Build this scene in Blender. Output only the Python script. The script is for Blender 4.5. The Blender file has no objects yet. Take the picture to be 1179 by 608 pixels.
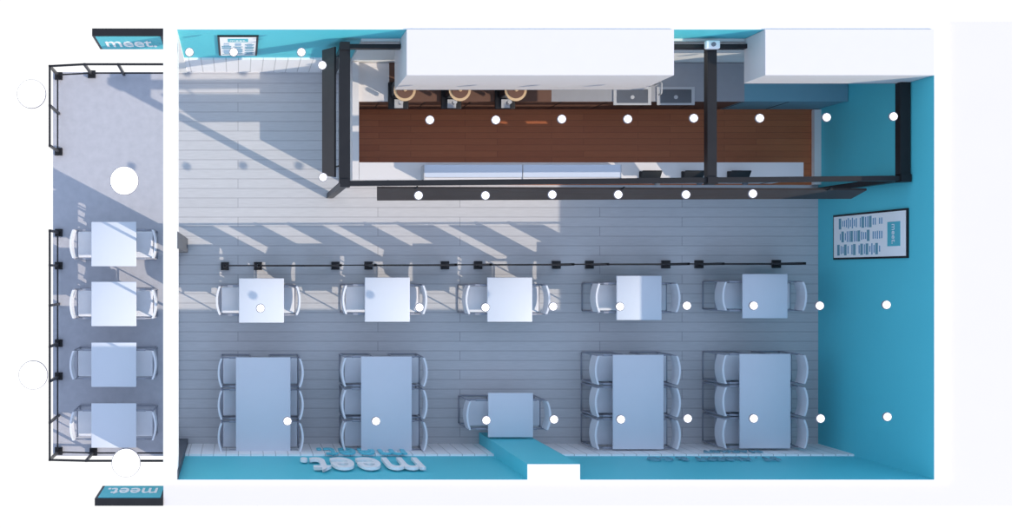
import bpy, bmesh, math
from mathutils import Vector, Matrix
S=71.0; C=18.0; F=S*C; NX,NY=274.0,316.0; H=3.0
def W(px,py,z=0.0):
    k=(C-z)/F
    return Vector(((px-NX)*k,(NY-py)*k,z))
def fx(px): return (px-NX)/S
def fy(py): return (NY-py)/S
scene=bpy.context.scene
scene.view_settings.view_transform='Standard'
scene.view_settings.look='None'
scene.view_settings.exposure=0; scene.view_settings.gamma=1

# ---------- materials
def mat(name,col,rough=0.6,metal=0.0,emit=0.0,spec=0.3):
    m=bpy.data.materials.new(name); m.use_nodes=True
    b=m.node_tree.nodes['Principled BSDF']
    b.inputs['Base Color'].default_value=(*col,1)
    b.inputs['Roughness'].default_value=rough
    b.inputs['Metallic'].default_value=metal
    b.inputs['Specular IOR Level'].default_value=spec
    if emit:
        b.inputs['Emission Color'].default_value=(*col,1); b.inputs['Emission Strength'].default_value=emit
    return m
def noisy(name,c1,c2,scale=(1,1,1),nscale=6,rough=0.7,detail=6,spec=0.3):
    m=mat(name,c1,rough,spec=spec); nt=m.node_tree; b=nt.nodes['Principled BSDF']
    tc=nt.nodes.new('ShaderNodeTexCoord'); mp=nt.nodes.new('ShaderNodeMapping'); mp.inputs['Scale'].default_value=scale
    n=nt.nodes.new('ShaderNodeTexNoise'); n.inputs['Scale'].default_value=nscale; n.inputs['Detail'].default_value=detail
    r=nt.nodes.new('ShaderNodeMix'); r.data_type='RGBA'
    r.inputs[6].default_value=(*c1,1); r.inputs[7].default_value=(*c2,1)
    nt.links.new(tc.outputs['Object'],mp.inputs[0]); nt.links.new(mp.outputs[0],n.inputs[0])
    nt.links.new(n.outputs[0],r.inputs[0]); nt.links.new(r.outputs[2],b.inputs['Base Color'])
    return m
def planks(name,c1,c2,mort,bw,rh,ms,rough=0.5,spec=0.3,gs=(1.5,30,1),lo=0.93,hi=1.06):
    m=mat(name,c1,rough,spec=spec); nt=m.node_tree; b=nt.nodes['Principled BSDF']
    tc=nt.nodes.new('ShaderNodeTexCoord')
    br=nt.nodes.new('ShaderNodeTexBrick'); br.offset=0.37
    br.inputs['Color1'].default_value=(*c1,1); br.inputs['Color2'].default_value=(*c2,1); br.inputs['Mortar'].default_value=(*mort,1)
    br.inputs['Scale'].default_value=1; br.inputs['Brick Width'].default_value=bw; br.inputs['Row Height'].default_value=rh
    br.inputs['Mortar Size'].default_value=ms; br.inputs['Mortar Smooth'].default_value=0.2
    mp=nt.nodes.new('ShaderNodeMapping'); mp.inputs['Scale'].default_value=gs
    n=nt.nodes.new('ShaderNodeTexNoise'); n.inputs['Scale'].default_value=3; n.inputs['Detail'].default_value=8
    mr=nt.nodes.new('ShaderNodeMapRange'); mr.inputs[1].default_value=0.3; mr.inputs[2].default_value=0.7; mr.inputs[3].default_value=lo; mr.inputs[4].default_value=hi
    x=nt.nodes.new('ShaderNodeMix'); x.data_type='RGBA'; x.blend_type='MULTIPLY'; x.inputs[0].default_value=1
    nt.links.new(tc.outputs['Object'],br.inputs[0]); nt.links.new(tc.outputs['Object'],mp.inputs[0]); nt.links.new(mp.outputs[0],n.inputs[0])
    nt.links.new(n.outputs[0],mr.inputs[0]); nt.links.new(br.outputs[0],x.inputs[6]); nt.links.new(mr.outputs[0],x.inputs[7])
    nt.links.new(x.outputs[2],b.inputs['Base Color'])
    return m
def grooved(name,col,pitch):
    m=mat(name,col,0.6); nt=m.node_tree; b=nt.nodes['Principled BSDF']
    tc=nt.nodes.new('ShaderNodeTexCoord'); sp=nt.nodes.new('ShaderNodeSeparateXYZ')
    d=nt.nodes.new('ShaderNodeMath'); d.operation='DIVIDE'; d.inputs[1].default_value=pitch
    fr=nt.nodes.new('ShaderNodeMath'); fr.operation='FRACT'
    lt=nt.nodes.new('ShaderNodeMath'); lt.operation='LESS_THAN'; lt.inputs[1].default_value=0.07
    x=nt.nodes.new('ShaderNodeMix'); x.data_type='RGBA'; x.inputs[6].default_value=(*col,1); x.inputs[7].default_value=(*[c*0.65 for c in col],1)
    nt.links.new(tc.outputs['Object'],sp.inputs[0]); nt.links.new(sp.outputs[0],d.inputs[0]); nt.links.new(d.outputs[0],fr.inputs[0])
    nt.links.new(fr.outputs[0],lt.inputs[0]); nt.links.new(lt.outputs[0],x.inputs[0]); nt.links.new(x.outputs[2],b.inputs['Base Color'])
    return m
M_white=noisy('white_paint',(0.80,0.80,0.78),(0.83,0.83,0.81),nscale=2)
M_slab=noisy('slab_paint',(0.72,0.69,0.68),(0.735,0.705,0.695),nscale=2)
M_teal=noisy('teal_paint',(0.10,0.60,0.70),(0.11,0.63,0.73),nscale=1.5,rough=0.5)
M_floor=planks('grey_planks',(0.51,0.515,0.535),(0.54,0.545,0.565),(0.30,0.30,0.33),3.6,0.155,0.005)
M_brown=planks('brown_planks',(0.43,0.135,0.055),(0.49,0.16,0.065),(0.26,0.09,0.04),1.4,0.1,0.003,rough=0.4)
M_deck=noisy('deck_concrete',(0.39,0.40,0.45),(0.51,0.52,0.57),nscale=9)
M_wains=grooved('white_boards',(0.92,0.92,0.93),0.19)
M_black=noisy('black_metal',(0.010,0.010,0.012),(0.018,0.018,0.02),rough=0.4)
M_board=noisy('dark_board',(0.040,0.034,0.034),(0.055,0.048,0.048),rough=0.5)
M_dark=noisy('dark_grey',(0.10,0.11,0.13),(0.13,0.14,0.16))
M_tube=mat('chair_tube',(0.30,0.32,0.38),0.4,0.1)
M_seat=noisy('seat_shell',(0.70,0.72,0.77),(0.75,0.77,0.82),rough=0.6)
M_table=noisy('table_laminate',(0.63,0.67,0.74),(0.65,0.69,0.76),rough=0.45,spec=0.4)
M_tleg=mat('table_leg',(0.25,0.26,0.29),0.4,0.6)
M_cab=noisy('cabinet_white',(0.71,0.69,0.69),(0.73,0.71,0.71),rough=0.5)
M_steel=noisy('steel',(0.45,0.46,0.48),(0.52,0.53,0.55),(1,20,1),rough=0.35)
M_brass=mat('brass',(0.78,0.56,0.33),0.35,0.3)
M_walnut=noisy('walnut_front',(0.13,0.07,0.05),(0.17,0.09,0.065),(1,1,12))
M_tealcab=noisy('slate_teal',(0.16,0.36,0.45),(0.18,0.38,0.47))
M_glass=mat('case_top',(0.60,0.66,0.76),0.1,spec=0.6)
M_lamp=mat('lamp_white',(1,1,1),0.5,emit=1.2)
M_rim=mat('lamp_rim',(0.22,0.22,0.25),0.5)
M_paper=mat('paper',(0.97,0.98,0.98),0.6)
M_ink=mat('ink_blue',(0.16,0.36,0.55),0.6)
M_tealsign=noisy('sign_teal',(0.10,0.50,0.58),(0.12,0.53,0.62))
M_letter=mat('letter_white',(0.94,0.94,0.94),0.5)
M_cyan=mat('letter_reflection_cyan',(0.16,0.62,0.74),0.5)
M_sink=mat('sink_dark',(0.16,0.17,0.19),0.3,0.5)
M_grey=noisy('counter_grey',(0.30,0.31,0.34),(0.34,0.35,0.38))

# ---------- mesh builder
class B:
    def __init__(s): s.bm=bmesh.new(); s.mats=[]
    def mi(s,m):
        if m not in s.mats: s.mats.append(m)
        return s.mats.index(m)
    def hexa(s,v,m,fm=None):
        vs=[s.bm.verts.new(p) for p in v]
        fs={'-z':(0,3,2,1),'+z':(4,5,6,7),'-y':(0,1,5,4),'+x':(1,2,6,5),'+y':(2,3,7,6),'-x':(3,0,4,7)}
        for k,idx in fs.items():
            f=s.bm.faces.new([vs[i] for i in idx]); mm=m
            if fm and k in fm: mm=fm[k]
            f.material_index=s.mi(mm)
    def box(s,x0,x1,y0,y1,z0,z1,m,fm=None):
        if x0>x1:x0,x1=x1,x0
        if y0>y1:y0,y1=y1,y0
        s.hexa([(x0,y0,z0),(x1,y0,z0),(x1,y1,z0),(x0,y1,z0),(x0,y0,z1),(x1,y0,z1),(x1,y1,z1),(x0,y1,z1)],m,fm)
    def rbox(s,c,size,r,m,segs=3,rot=None):
        t=bmesh.new(); bmesh.ops.create_cube(t,size=1)
        for v in t.verts: v.co=Vector((v.co.x*size[0],v.co.y*size[1],v.co.z*size[2]))
        bmesh.ops.bevel(t,geom=list(t.edges),offset=r,segments=segs,affect='EDGES',profile=0.5)
        s.merge(t,m,Matrix.Translation(c)@(rot or Matrix.Identity(4)),smooth=True)
    def merge(s,t,m,mx,smooth=False):
        mp={}
        for v in t.verts: mp[v]=s.bm.verts.new(mx@v.co)
        i=s.mi(m)
        for f in t.faces:
            try:
                nf=s.bm.faces.new([mp[v] for v in f.verts]); nf.material_index=i; nf.smooth=smooth
            except ValueError: pass
        t.free()
    def cyl(s,c,r,h,m,r2=None,n=24,smooth=False):
        t=bmesh.new(); bmesh.ops.create_cone(t,cap_ends=True,segments=n,radius1=r,radius2=r if r2 is None else r2,depth=h)
        s.merge(t,m,Matrix.Translation((c[0],c[1],c[2]+h/2)),smooth)
    def beam(s,a,b,w,h,m):
        a=Vector(a);b=Vector(b);d=(b-a).normalized()
        up=Vector((0,0,1)) if abs(d.z)<0.95 else Vector((0,1,0))
        r=d.cross(up).normalized(); u=r.cross(d).normalized()
        v=[]
        for p in (a,b):
            v.append([p-r*w/2-u*h/2,p+r*w/2-u*h/2,p+r*w/2+u*h/2,p-r*w/2+u*h/2])
        q=v[0]+v[1]
        vs=[s.bm.verts.new(p) for p in q]
        for idx in ((3,2,1,0),(4,5,6,7),(0,1,5,4),(1,2,6,5),(2,3,7,6),(3,0,4,7)):
            s.bm.faces.new([vs[i] for i in idx]).material_index=s.mi(m)
    def tube(s,pts,r,m,fil=0.05,n=8,closed=False):
        pts=[Vector(p) for p in pts]; out=[]
        N=len(pts)
        for i,p in enumerate(pts):
            if not closed and i in (0,N-1): out.append(p); continue
            a=pts[(i-1)%N]; b=pts[(i+1)%N]
            da=(a-p); db=(b-p); f=min(fil,da.length*.45,db.length*.45)
            A=p+da.normalized()*f; Bq=p+db.normalized()*f
            for k in range(5):
                t=k/4; out.append(A*(1-t)**2+p*2*t*(1-t)+Bq*t*t)
        L=len(out); rings=[]; prev=None
        for i,p in enumerate(out):
            if closed: d=(out[(i+1)%L]-out[i-1]).normalized()
            else: d=(out[min(i+1,L-1)]-out[max(i-1,0)]).normalized()
            if prev is None:
                prev=d.orthogonal().normalized()
            prev=(prev-d*prev.dot(d)).normalized(); q=d.cross(prev)
            rings.append([s.bm.verts.new(p+(prev*math.cos(2*math.pi*k/n)+q*math.sin(2*math.pi*k/n))*r) for k in range(n)])
        mi=s.mi(m)
        for i in range(L if closed else L-1):
            A=rings[i];Bq=rings[(i+1)%L]
            for k in range(n):
                f=s.bm.faces.new([A[k],A[(k+1)%n],Bq[(k+1)%n],Bq[k]]); f.material_index=mi; f.smooth=True
        if not closed:
            s.bm.faces.new(rings[0][::-1]).material_index=mi; s.bm.faces.new(rings[-1]).material_index=mi
    def mesh(s,name):
        me=bpy.data.meshes.new(name); bmesh.ops.recalc_face_normals(s.bm,faces=list(s.bm.faces))
        s.bm.to_mesh(me); s.bm.free()
        for m in s.mats: me.materials.append(m)
        return me
    def obj(s,name,loc=(0,0,0)):
        return add(name,s.mesh(name),loc)
def add(name,me,loc=(0,0,0),rz=0,parent=None,sc=1):
    o=bpy.data.objects.new(name,me); scene.collection.objects.link(o); o.location=loc; o.rotation_euler[2]=rz; o.scale=(sc,sc,sc)
    if parent: o.parent=parent
    return o
def text(name,body,size,mx,m,ext=0.02,width=None,parent=None,bold=0.0,height=None):
    cu=bpy.data.curves.new(name,'FONT'); cu.body=body; cu.size=size; cu.extrude=ext; cu.offset=bold
    cu.align_x='CENTER'; cu.align_y='CENTER'; cu.materials.append(m)
    o=bpy.data.objects.new(name,cu); scene.collection.objects.link(o)
    bpy.context.view_layer.update()
    sx=1;sy=1
    if width: sx=width/o.dimensions.x
    if height: sy=height/o.dimensions.y
    else: sy=sx
    o.matrix_world=mx@Matrix.Diagonal((sx,sy,1,1))
    if parent: o.parent=parent
    return o
def basis(o,x,y,n):
    m=Matrix.Identity(4)
    for i in range(3): m[i][0]=x[i]; m[i][1]=y[i]; m[i][2]=n[i]; m[i][3]=o[i]
    return m
def faceS(o): return basis(o,(-1,0,0),(0,0,1),(0,1,0))
def faceN(o): return basis(o,(1,0,0),(0,0,1),(0,-1,0))
def faceE(o): return basis(o,(0,-1,0),(0,0,1),(-1,0,0))

# ---------- room shell
XL0,XL1=-1.01,-0.822; XR0,XR1=fx(942),9.613; YT0,YT1=fy(81),3.427; YB0,YB1=fy(513),-2.83
b=B(); b.box(XL0,XR0,YB0,YT0,-0.1,0,M_floor); b.obj('floor')
b=B(); b.box(fx(61),XL0,fy(525),fy(83),-0.1,0,M_deck); b.obj('floor_patio')
b=B(); b.box(XL0,XR1,YT0,YT1,-0.1,H,M_white,{'-y':M_teal}); b.obj('wall_back')
b=B(); b.box(XR0,XR1,YB0,YT0,-0.1,H,M_white,{'-x':M_teal}); b.obj('wall_right')
b=B(); b.box(XL0,XR1,YB1,YB0,-0.1,H,M_white,{'+y':M_teal}); b.obj('wall_front')
b=B(); b.box(XR1,10.49,-3.134,YT1,-0.1,H-0.04,M_slab); b.box(XL0,XR1,-3.134,YB1,-0.1,H-0.04,M_slab); b.obj('wall_outer')
b=B(); b.box(fx(551.5),fx(602),YB0,fy(498),0,H+0.01,M_teal,{'+z':M_white}); b.obj('wall_column')
b=B()
b.box(XL0,XL1,YB0,YT0,2.6,H,M_white)
b.box(XL0,XL1,fy(291),fy(275),0,2.6,M_dark)
b.box(XL0,XL1,YB0,fy(505),0,2.6,M_dark)
b.box(XL0,XL1,fy(84),YT0,0,2.6,M_white)
b.box(XL1,XL1+0.012,fy(291),fy(275),0,H,M_dark)
b.box(XL1,XL1+0.012,YB0,fy(505),0,H,M_dark)
b.obj('wall_left')
b=B()
for yy in (300,360,430,497): b.box(-0.99,-0.96,fy(yy)-0.015,fy(yy)+0.015,0,2.6,M_white)
b.box(-0.99,-0.96,fy(505),fy(291),0,0.04,M_deck); b.box(-0.99,-0.96,fy(505),fy(291),2.56,2.6,M_white)
b.obj('window_1')
b=B(); b.box(XL1+0.013,fx(551.5),YB0,YB0+0.03,0,1.05,M_wains); b.box(fx(602),XR0,YB0,YB0+0.03,0,1.05,M_wains); b.obj('trim_front')
b=B(); b.box(XL1,fx(396),YT0-0.03,YT0,0,1.05,M_wains); b.obj('trim_back')

# ---------- kitchen bar
KX0=fx(397)
b=B(); b.box(KX0,fx(940),YT0-0.04,YT0,0,2.42,M_white); b.obj('trim_kitchen_back')
b=B(); b.box(KX0+0.08,XR0,fy(213),YT0-0.04,0,0.012,M_brown); b.obj('floor_kitchen')
b=B(); b.box(fx(934),XR0-.002,fy(213),fy(127),0.012,0.10,M_white); b.obj('baseboard_right')
b=B()
b.box(KX0+.02,KX0+0.12,fy(213),YT0-.05,0.012,1.0,M_cab)
b.obj('bar_side_partition')
b=B()
yf=fy(126)
xa=W(448,0,.9).x; xb=W(635,0,.9).x
b.box(KX0+0.13,fx(828),yf,YT0-.05,0.012,0.86,M_walnut)
b.box(KX0+0.13,xa,yf-0.01,YT0-.05,0.86,0.90,M_cab)
b.box(xa,xb,yf-0.01,YT0-.05,0.86,0.90,M_walnut)
b.box(xb,fx(828),yf-0.01,YT0-.05,0.86,0.90,M_grey)
b.box(fx(828),XR0-.01,yf,YT0-.05,0.012,0.86,M_tealcab)
b.box(fx(828),XR0-.01,yf-0.01,YT0-.05,0.86,0.90,M_tealcab)
for p in range(430,930,50):
    b.box(fx(p)-.004,fx(p)+.004,yf-.006,yf,0.06,0.82,M_black)
b.obj('back_counter')
b=B()
y0=fy(213); y1=W(0,187,1.0).y
b.box(KX0+0.13,fx(888),y0+.02,y1-.03,0.012,0.95,M_cab)
b.box(KX0+0.125,fx(889),y0,y1,0.95,1.0,M_cab)
for p in range(440,880,62): b.box(fx(p)-.005,fx(p)+.005,y0+.012,y0+.02,0.05,0.92,M_dark)
b.obj('service_counter')
def ohc(name,pl,pr,zb,doors):
    b=B(); x0=W(pl,0,3).x; x1=W(pr,0,3).x; yb=YT0-0.005; yf=fy(316-190.8)
    b.box(x0,x1,yf,yb,zb,3.03,M_cab)
    b.box(x0-.006,x1+.006,yf-.006,yf,zb,zb+.02,M_grey)
    return b.obj(name)
ohc('overhead_cabinet',468,775,1.87,1); ohc('overhead_cabinet',880,1074,2.4,1)
b=B(); Z=2.5
tl=W(397,44,Z); bl=W(397,211,Z); br=W(1054,205,Z); tr=W(1054,44,Z); mt=W(820,44,Z); mb=W(820,208,Z)
for p in (tl,bl,br,tr): p.z=Z-.06
mt.z=mb.z=Z-.06
tr.x=br.x=XR0-.09; 
tl.y=tr.y=mt.y=min(tl.y,YT0-.12)
b.beam(tl,bl,0.15,0.12,M_black); b.beam(bl,br,0.07,0.12,M_black); b.beam(tr,br,0.14,0.12,M_black); b.beam(tl,tr,0.06,0.12,M_black); b.beam(mt,mb,0.13,0.12,M_black)
for p in (tl,bl,br):
    b.box(p.x-.07,p.x+.07,p.y-.055,p.y+.055,2.38,2.53,M_black)
for p in (tl,bl,tr,br): b.box(p.x-.05,p.x+.05,p.y-.04,p.y+.04,0.0,2.4,M_black)
b.box(mb.x-.07,mb.x+.07,mb.y-.05,mb.y+.05,2.38,2.53,M_black)
b.obj('bar_canopy_frame')
b=B(); 
A=W(434,217,2.3);Bp=W(998,219,2.3);Cc=W(1000,229,1.9);D=W(434,231,1.9); Bp.x=min(Bp.x,XR0-.1); Cc.x=Bp.x
def slab(b,q,t,m):
    n=(q[1]-q[0]).cross(q[3]-q[0]).normalized()*t
    b.hexa([q[0],q[1],q[2],q[3],q[0]+n,q[1]+n,q[2]+n,q[3]+n],m)
slab(b,[A,Bp,Cc,D],0.03,M_board)
for t in (0.08,0.5,0.92):
    p=A.lerp(Bp,t); b.beam(p,Vector((p.x,p.y+.02,2.4)),0.02,0.02,M_black)
b.obj('menu_board')
b=B(); A=W(387,54,2.3);Bp=W(387,204,2.3);Cc=W(373,202,1.9);D=W(373,58,1.9)
slab(b,[A,D,Cc,Bp],0.03,M_board)
for t in (0.08,0.92):
    p=A.lerp(Bp,t); b.beam(p,Vector((p.x+.03,p.y,2.4)),0.02,0.02,M_black)
b.obj('menu_board')
b=B(); p=W(821,41,2.6); b.rbox(Vector((p.x,tl.y,2.571)),(0.2,0.12,0.08),0.02,M_letter); b.cyl((p.x,tl.y,2.61),0.03,0.02,M_rim); b.cyl((p.x,tl.y,2.50),0.03,0.04,M_rim); b.obj('emergency_light')
def grinder():
    b=B()
    b.rbox(Vector((0,0,.02)),(0.24,0.32,0.04),0.012,M_black)
    b.rbox(Vector((0,0.05,.2)),(0.18,0.18,0.34),0.03,M_black)
    b.cyl((0,-0.02,.30),0.07,0.06,M_steel)
    b.cyl((0,-0.02,.36),0.07,0.16,M_brass,r2=0.12,smooth=True)
    b.cyl((0,-0.02,.52),0.125,0.02,M_brass); b.cyl((0,-0.02,.54),0.095,0.012,M_walnut); b.cyl((0,-0.02,.55),0.02,0.03,M_brass)
    b.cyl((0,-0.11,.18),0.025,0.08,M_steel); b.box(-.05,.05,-.15,-.05,0.04,0.06,M_steel)
    return b.mesh('coffee_grinder')
gm=grinder()
for px in (465,528,592):
    p=W(px,103,1.5); add('coffee_grinder',gm,(p.x,p.y,0.9),sc=1.3)
b=B()
for q in (728,778):
    c=W(q,112,0.91)
    b.box(c.x-.29,c.x+.29,c.y-.12,c.y+.16,0.90,0.915,M_steel)
    b.box(c.x-.24,c.x+.24,c.y-.09,c.y+.12,0.915,0.918,M_sink)
    b.cyl((c.x,c.y,0.918),0.03,0.004,M_steel)
c=W(753,104,0.9); b.tube([(c.x,c.y+.08,.915),(c.x,c.y+.08,1.2),(c.x,c.y-.1,1.2),(c.x,c.y-.1,1.1)],0.014,M_steel)
b.obj('kitchen_sink')
b=B(); a=W(488,188,1.3); c=W(716,207,1.3)
x0,x1=a.x,c.x; yc0=c.y; yc1=a.y-0.02
xm=(x0+x1)/2
b.rbox(Vector((xm,(yc0+yc1)/2,1.03)),(x1-x0,yc1-yc0,0.06),0.01,M_cab)
for xa,xb in ((x0,xm-.005),(xm+.005,x1)):
    b.box(xa,xb,yc0+.04,yc1,1.27,1.285,M_glass)
    b.box(xa,xb,yc0,yc0+.035,1.26,1.28,M_cab)
    b.box(xa,xb,yc0+.005,yc0+.012,1.06,1.26,M_glass)
    b.box(xa+.02,xb-.02,yc0+.03,yc1-.02,1.16,1.17,M_steel)
for x in (x0,xm,x1-.012): b.box(x,x+.012,yc0+.004,yc1,1.05,1.292,M_steel)
b.obj('pastry_display_case')
def pos():
    b=B(); b.rbox(Vector((0,0,.012)),(0.22,0.18,0.024),0.01,M_black); b.beam((0,0,.02),(0,0.02,.16),0.04,0.03,M_black)
    b.rbox(Vector((0,0.0,.2)),(0.3,0.02,0.2),0.008,M_black,rot=Matrix.Rotation(math.radians(-50),4,'X'))
    b.rbox(Vector((0.16,-.05,.03)),(0.08,0.14,0.05),0.012,M_dark)
    return b.mesh('card_terminal')
pm=pos()
for px in (748,797,850):
    p=W(px,203,1.15); add('point_of_sale_terminal',pm,(p.x,p.y,1.0))

# ---------- furniture
def chair():
    b=B()
    for y in (-.225,.225):
        b.tube([(-.245,y,.80),(-.26,y,.013),(.20,y,.013),(.21,y,.65),(-.24,y,.65)],0.0115,M_tube,fil=.06)
        b.rbox(Vector((0.0,y,.665)),(0.26,0.035,0.02),0.008,M_tube,2)
    b.tube([(-.26,-.225,.013),(-.26,.225,.013)],0.0115,M_tube)
    b.tube([(-.24,-.225,.44),(-.24,.225,.44)],0.011,M_tube); b.tube([(.2,-.225,.44),(.2,.225,.44)],0.011,M_tube)
    b.rbox(Vector((0,0,.46)),(0.45,0.41,0.045),0.02,M_seat,3)
    n=8; g=[]
    for i in range(n+1):
        y=-.22+.44*i/n; cx=-.245-0.045*(1-(y/.22)**2)
        g.append([(cx+.012,y,.56),(cx+.012,y,.84),(cx-.016,y,.84),(cx-.016,y,.56)])
    vs=[[b.bm.verts.new(p) for p in r] for r in g]; mi=b.mi(M_seat)
    for i in range(n):
        for k in range(4):
            f=b.bm.faces.new([vs[i][k],vs[i+1][k],vs[i+1][(k+1)%4],vs[i][(k+1)%4]]); f.material_index=mi
    b.bm.faces.new(vs[0]).material_index=mi; b.bm.faces.new(vs[-1][::-1]).material_index=mi
    return b.mesh('cafe_chair')
cm=chair()
def table(w,h,n):
    b=B()
    b.rbox(Vector((0,0,.735)),(w,h,.03),0.008,M_table,2)
    ys=[0] if n==1 else [-h*.3,h*.3]
    for y in ys:
        b.cyl((0,y,.03),.035,.69,M_tleg,n=16); b.rbox(Vector((0,y,.015)),(.42,.42,.03),0.01,M_tleg,2)
        b.box(-w*.3,w*.3,y-.03,y+.03,.69,.72,M_tleg)
    return b.mesh('table')
t_small=table(.70,.69,1); t_big=table(.79,1.47,2); t_big2=table(.85,1.47,2)
def place(px,py,me,left,right,ys=(0,),nm='cafe_table'):
    p=W(px,py,.75); add(nm,me,(p.x,p.y,0))
    for dy in ys:
        add('cafe_chair',cm,(p.x-left+.26,p.y+dy,0),0)
        add('cafe_chair',cm,(p.x+right-.26,p.y+dy,0),math.pi)
for y in (281,350,420,490): place(131,y,t_small,.63,.62)
for x,y in ((301,346),(446,345),(587,345),(736,343),(881,341)): place(x,y,t_small,.66,.56)
place(588,478,t_small,.66,.56)
Y3=(-.5,0,.5)
for x,y in ((303,466),(445,465),(735,463),(881,462)):
    place(x,y,t_big2 if x<310 else t_big,.66,.58,Y3,'dining_table')

# ---------- queue barrier
b=B(); posts=[259,297,386,424,512,550,640,678,766,804,893]
pw=[]
for p in posts:
    x=fx(p); y=fy(306.5-(p-259)*0.004)
    b.box(x-.065,x+.065,y-.065,y+.065,0,.05,M_black); b.box(x-.02,x+.02,y-.02,y+.02,.05,.93,M_black); pw.append((x,y))
b.beam((pw[0][0],pw[0][1],.92),(pw[-1][0],pw[-1][1],.92),.02,.02,M_black)
for i in range(0,len(pw)-1):
    a,c=pw[i],pw[i+1]; L=c[0]-a[0]
    if L>.8:
        m0=a[0]+.04; m1=c[0]-.04; g=.13; mm=(m0+m1)/2
        b.box(m0,mm-g,a[1]-.006,a[1]+.006,.12,.88,M_board); b.box(mm+g,m1,a[1]-.006,a[1]+.006,.12,.88,M_board)
        b.box(m0,m1,a[1]-.01,a[1]+.01,.10,.13,M_black)
b.obj('queue_barrier')

# ---------- patio fence
def fence(name,pts,bases,segs):
    b=B()
    P=[Vector((fx(x),fy(y),0)) for x,y in pts]
    for i,p in enumerate(P):
        if i in bases: b.box(p.x-.06,p.x+.06,p.y-.06,p.y+.06,0,.06,M_black)
        b.box(p.x-.018,p.x+.018,p.y-.018,p.y+.018,0,.9,M_black)
    for i,j in segs:
        for z,t in ((.89,.03),(.14,.022)): b.beam(P[i]+Vector((0,0,z)),P[j]+Vector((0,0,z)),t,t,M_black)
    return b.obj(name)
fence('patio_fence',[(195,86),(143,86),(106,86),(68,88),(68,131),(68,175)],(2,3,5),[(0,1),(1,2),(2,3),(3,4),(4,5)])
fence('patio_fence',[(68,268),(68,306),(68,350),(68,395),(68,433),(68,478),(68,519),(108,520),(152,520),(195,520)],(0,1,3,4,6,7),[(i,i+1) for i in range(9)])

# ---------- lamps
b=B()
L=[(218,60),(269,60),(347,60),(371,75),(372,204)]
L+=[(495,138),(571,138),(647,137),(723,137),(799,136),(875,136),(952,135),(1029,134)]
L+=[(482,225),(559,225),(636,224),(712,224),(790,224),(867,223)]
L+=[(300,355),(483,354),(559,354),(637,353),(714,353),(791,352),(868,352),(944,352),(1021,351)]
L+=[(331,485),(433,485),(560,484),(638,483),(715,483),(792,482),(868,482),(945,482),(1022,480)]
for x,y in L:
    p=W(x,y,3); b.cyl((p.x,p.y,2.975),.061,.02,M_rim,n=24); b.cyl((p.x,p.y,2.98),.050,.02,M_lamp,n=24)
b.obj('ceiling_downlights')
for x,y in ((36,108),(143,208),(38,432),(145,533)):
    p=W(x,y,3); b=B(); b.cyl((p.x,p.y,2.955),.195,.035,M_rim,n=48); b.cyl((p.x,p.y,2.96),.186,.04,M_lamp,n=48); b.obj('disc_lamp')

# ---------- signs and posters
def blade(py_face,south,pl,pr):
    x0=W(pl,0,3).x; x1=XL0-.001; yf=fy(316-py_face)
    b=B(); e=bpy.data.objects.new('blade_sign',None); scene.collection.objects.link(e)
    yb=yf+(.1 if not south else -.1)
    b.box(x0,x1,yf,yb,2.1,3.0,M_black)
    yt=yf-(.008 if not south else -.008)
    b.box(x0+.04,x1-.04,yf,yt,2.14,2.96,M_tealsign)
    o=b.obj('sign_box'); o.parent=e
    ctr=((x0+x1)/2,yt,2.55)
    text('sign_text','meet.',.3,(faceS if south else faceN)(ctr),M_letter,.006,width=.7,parent=e,bold=.003,height=.42)
blade(229,False,106,186); blade(-215,True,109,188)
text('wall_lettering_reflection','meet.',1,faceS((1.78,YB0+.05,2.15)),M_letter,.02,width=1.72,bold=.006,height=1.05)
text('wall_lettering_reflection','meet.',1,faceS((1.90,YB0+.05,.98)),M_cyan,.01,width=1.35,bold=.004,height=.7)  # shadow/reflection of the letters above, put in as flat cyan text
text('wall_lettering_reflection','ST. ALBERT & CO',.3,faceS((7.08,YB0+.03,1.45)),M_tealcab,.01,width=1.95,height=.24)
text('wall_lettering_reflection','MARKET',.3,faceS((7.6,YB0+.05,.9)),M_tealcab,.01,width=.9,height=.16)
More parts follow.
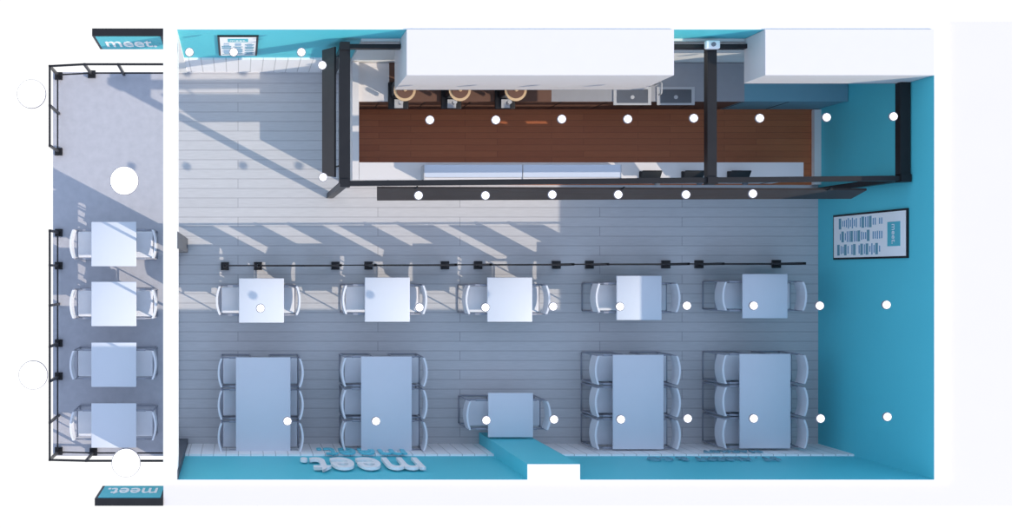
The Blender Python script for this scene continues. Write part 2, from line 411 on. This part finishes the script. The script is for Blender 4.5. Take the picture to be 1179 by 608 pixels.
def poster(mk,o,w,h,side):
    e=bpy.data.objects.new('wall_poster',None); scene.collection.objects.link(e); mx=mk(o)
    def pb(nm,parts):
        b=B()
        for (u0,u1,v0,v1,d0,d1,m) in parts:
            c=[(u0,v0,d0),(u1,v0,d0),(u1,v1,d0),(u0,v1,d0),(u0,v0,d1),(u1,v0,d1),(u1,v1,d1),(u0,v1,d1)]
            b.hexa([mx@Vector(p) for p in c],m)
        q=b.obj(nm); q.parent=e
    pb('frame',[(-w/2,w/2,-h/2,h/2,0,.025,M_black)])
    pb('print',[(-w/2+.03,w/2-.03,-h/2+.03,h/2-.03,.025,.03,M_paper)])
    parts=[(-w*.25,w*.25,h*.26,h*.42,.03,.033,M_tealsign)]
    import random; R=random.Random(4)
    for col in (-1,0,1):
        v=h*.18
        while v>-h*.4:
            if R.random()<.85:
                l=w*R.uniform(.12,.24); parts.append((col*w*.29-l/2,col*w*.29+l/2,v,v+h*.014,.03,.032,M_ink))
            if R.random()<.2:
                parts.append((col*w*.29-w*.12,col*w*.29+w*.12,v-h*.05,v-h*.015,.03,.032,M_tealcab)); v-=h*.045
            v-=h*.028
    pb('lines',parts)
    text('logo','meet.',.2,mx@Matrix.Translation((0,h*.34,.036)),M_letter,.002,width=w*.4,parent=e)
poster(faceE,(XR0-.001,(16.5+66)/2/S,1.47),.70,1.94,0)
poster(faceN,(0.0,YT0-.001,2.0),.57,1.32,0)

# ---------- light
d=Vector((-0.885,0.466,0)).normalized(); el=math.radians(32.3)
dirv=Vector((d.x*math.cos(el),d.y*math.cos(el),-math.sin(el)))
su=bpy.data.lights.new('sun','SUN'); su.energy=3.6; su.angle=math.radians(.5); su.color=(1,.86,.70)
so=bpy.data.objects.new('sun',su); scene.collection.objects.link(so); so.rotation_euler=dirv.to_track_quat('-Z','Y').to_euler(); so.location=(6,-6,8)
w=bpy.data.worlds.new('world'); scene.world=w; w.use_nodes=True; nt=w.node_tree
bg=nt.nodes['Background']; tc=nt.nodes.new('ShaderNodeTexCoord'); sp=nt.nodes.new('ShaderNodeSeparateXYZ'); cr=nt.nodes.new('ShaderNodeValToRGB')
mr=nt.nodes.new('ShaderNodeMapRange'); mr.inputs[1].default_value=-1; mr.inputs[2].default_value=1
nt.links.new(tc.outputs['Generated'],sp.inputs[0]); nt.links.new(sp.outputs[2],mr.inputs[0]); nt.links.new(mr.outputs[0],cr.inputs[0]); nt.links.new(cr.outputs[0],bg.inputs[0])
cr.color_ramp.elements[0].position=.48; cr.color_ramp.elements[0].color=(1,1,1,1)
cr.color_ramp.elements[1].position=.52; cr.color_ramp.elements[1].color=(.62,.76,1.04,1)
bg.inputs[1].default_value=1.08
# ---------- camera
cam=bpy.data.cameras.new('camera'); co=bpy.data.objects.new('camera',cam); scene.collection.objects.link(co)
co.location=(0,0,C); cam.sensor_width=36; cam.sensor_fit='HORIZONTAL'; cam.lens=36*F/1179
cam.shift_x=(589.5-NX)/1179; cam.shift_y=(NY-304)/1179; cam.clip_end=100
scene.camera=co
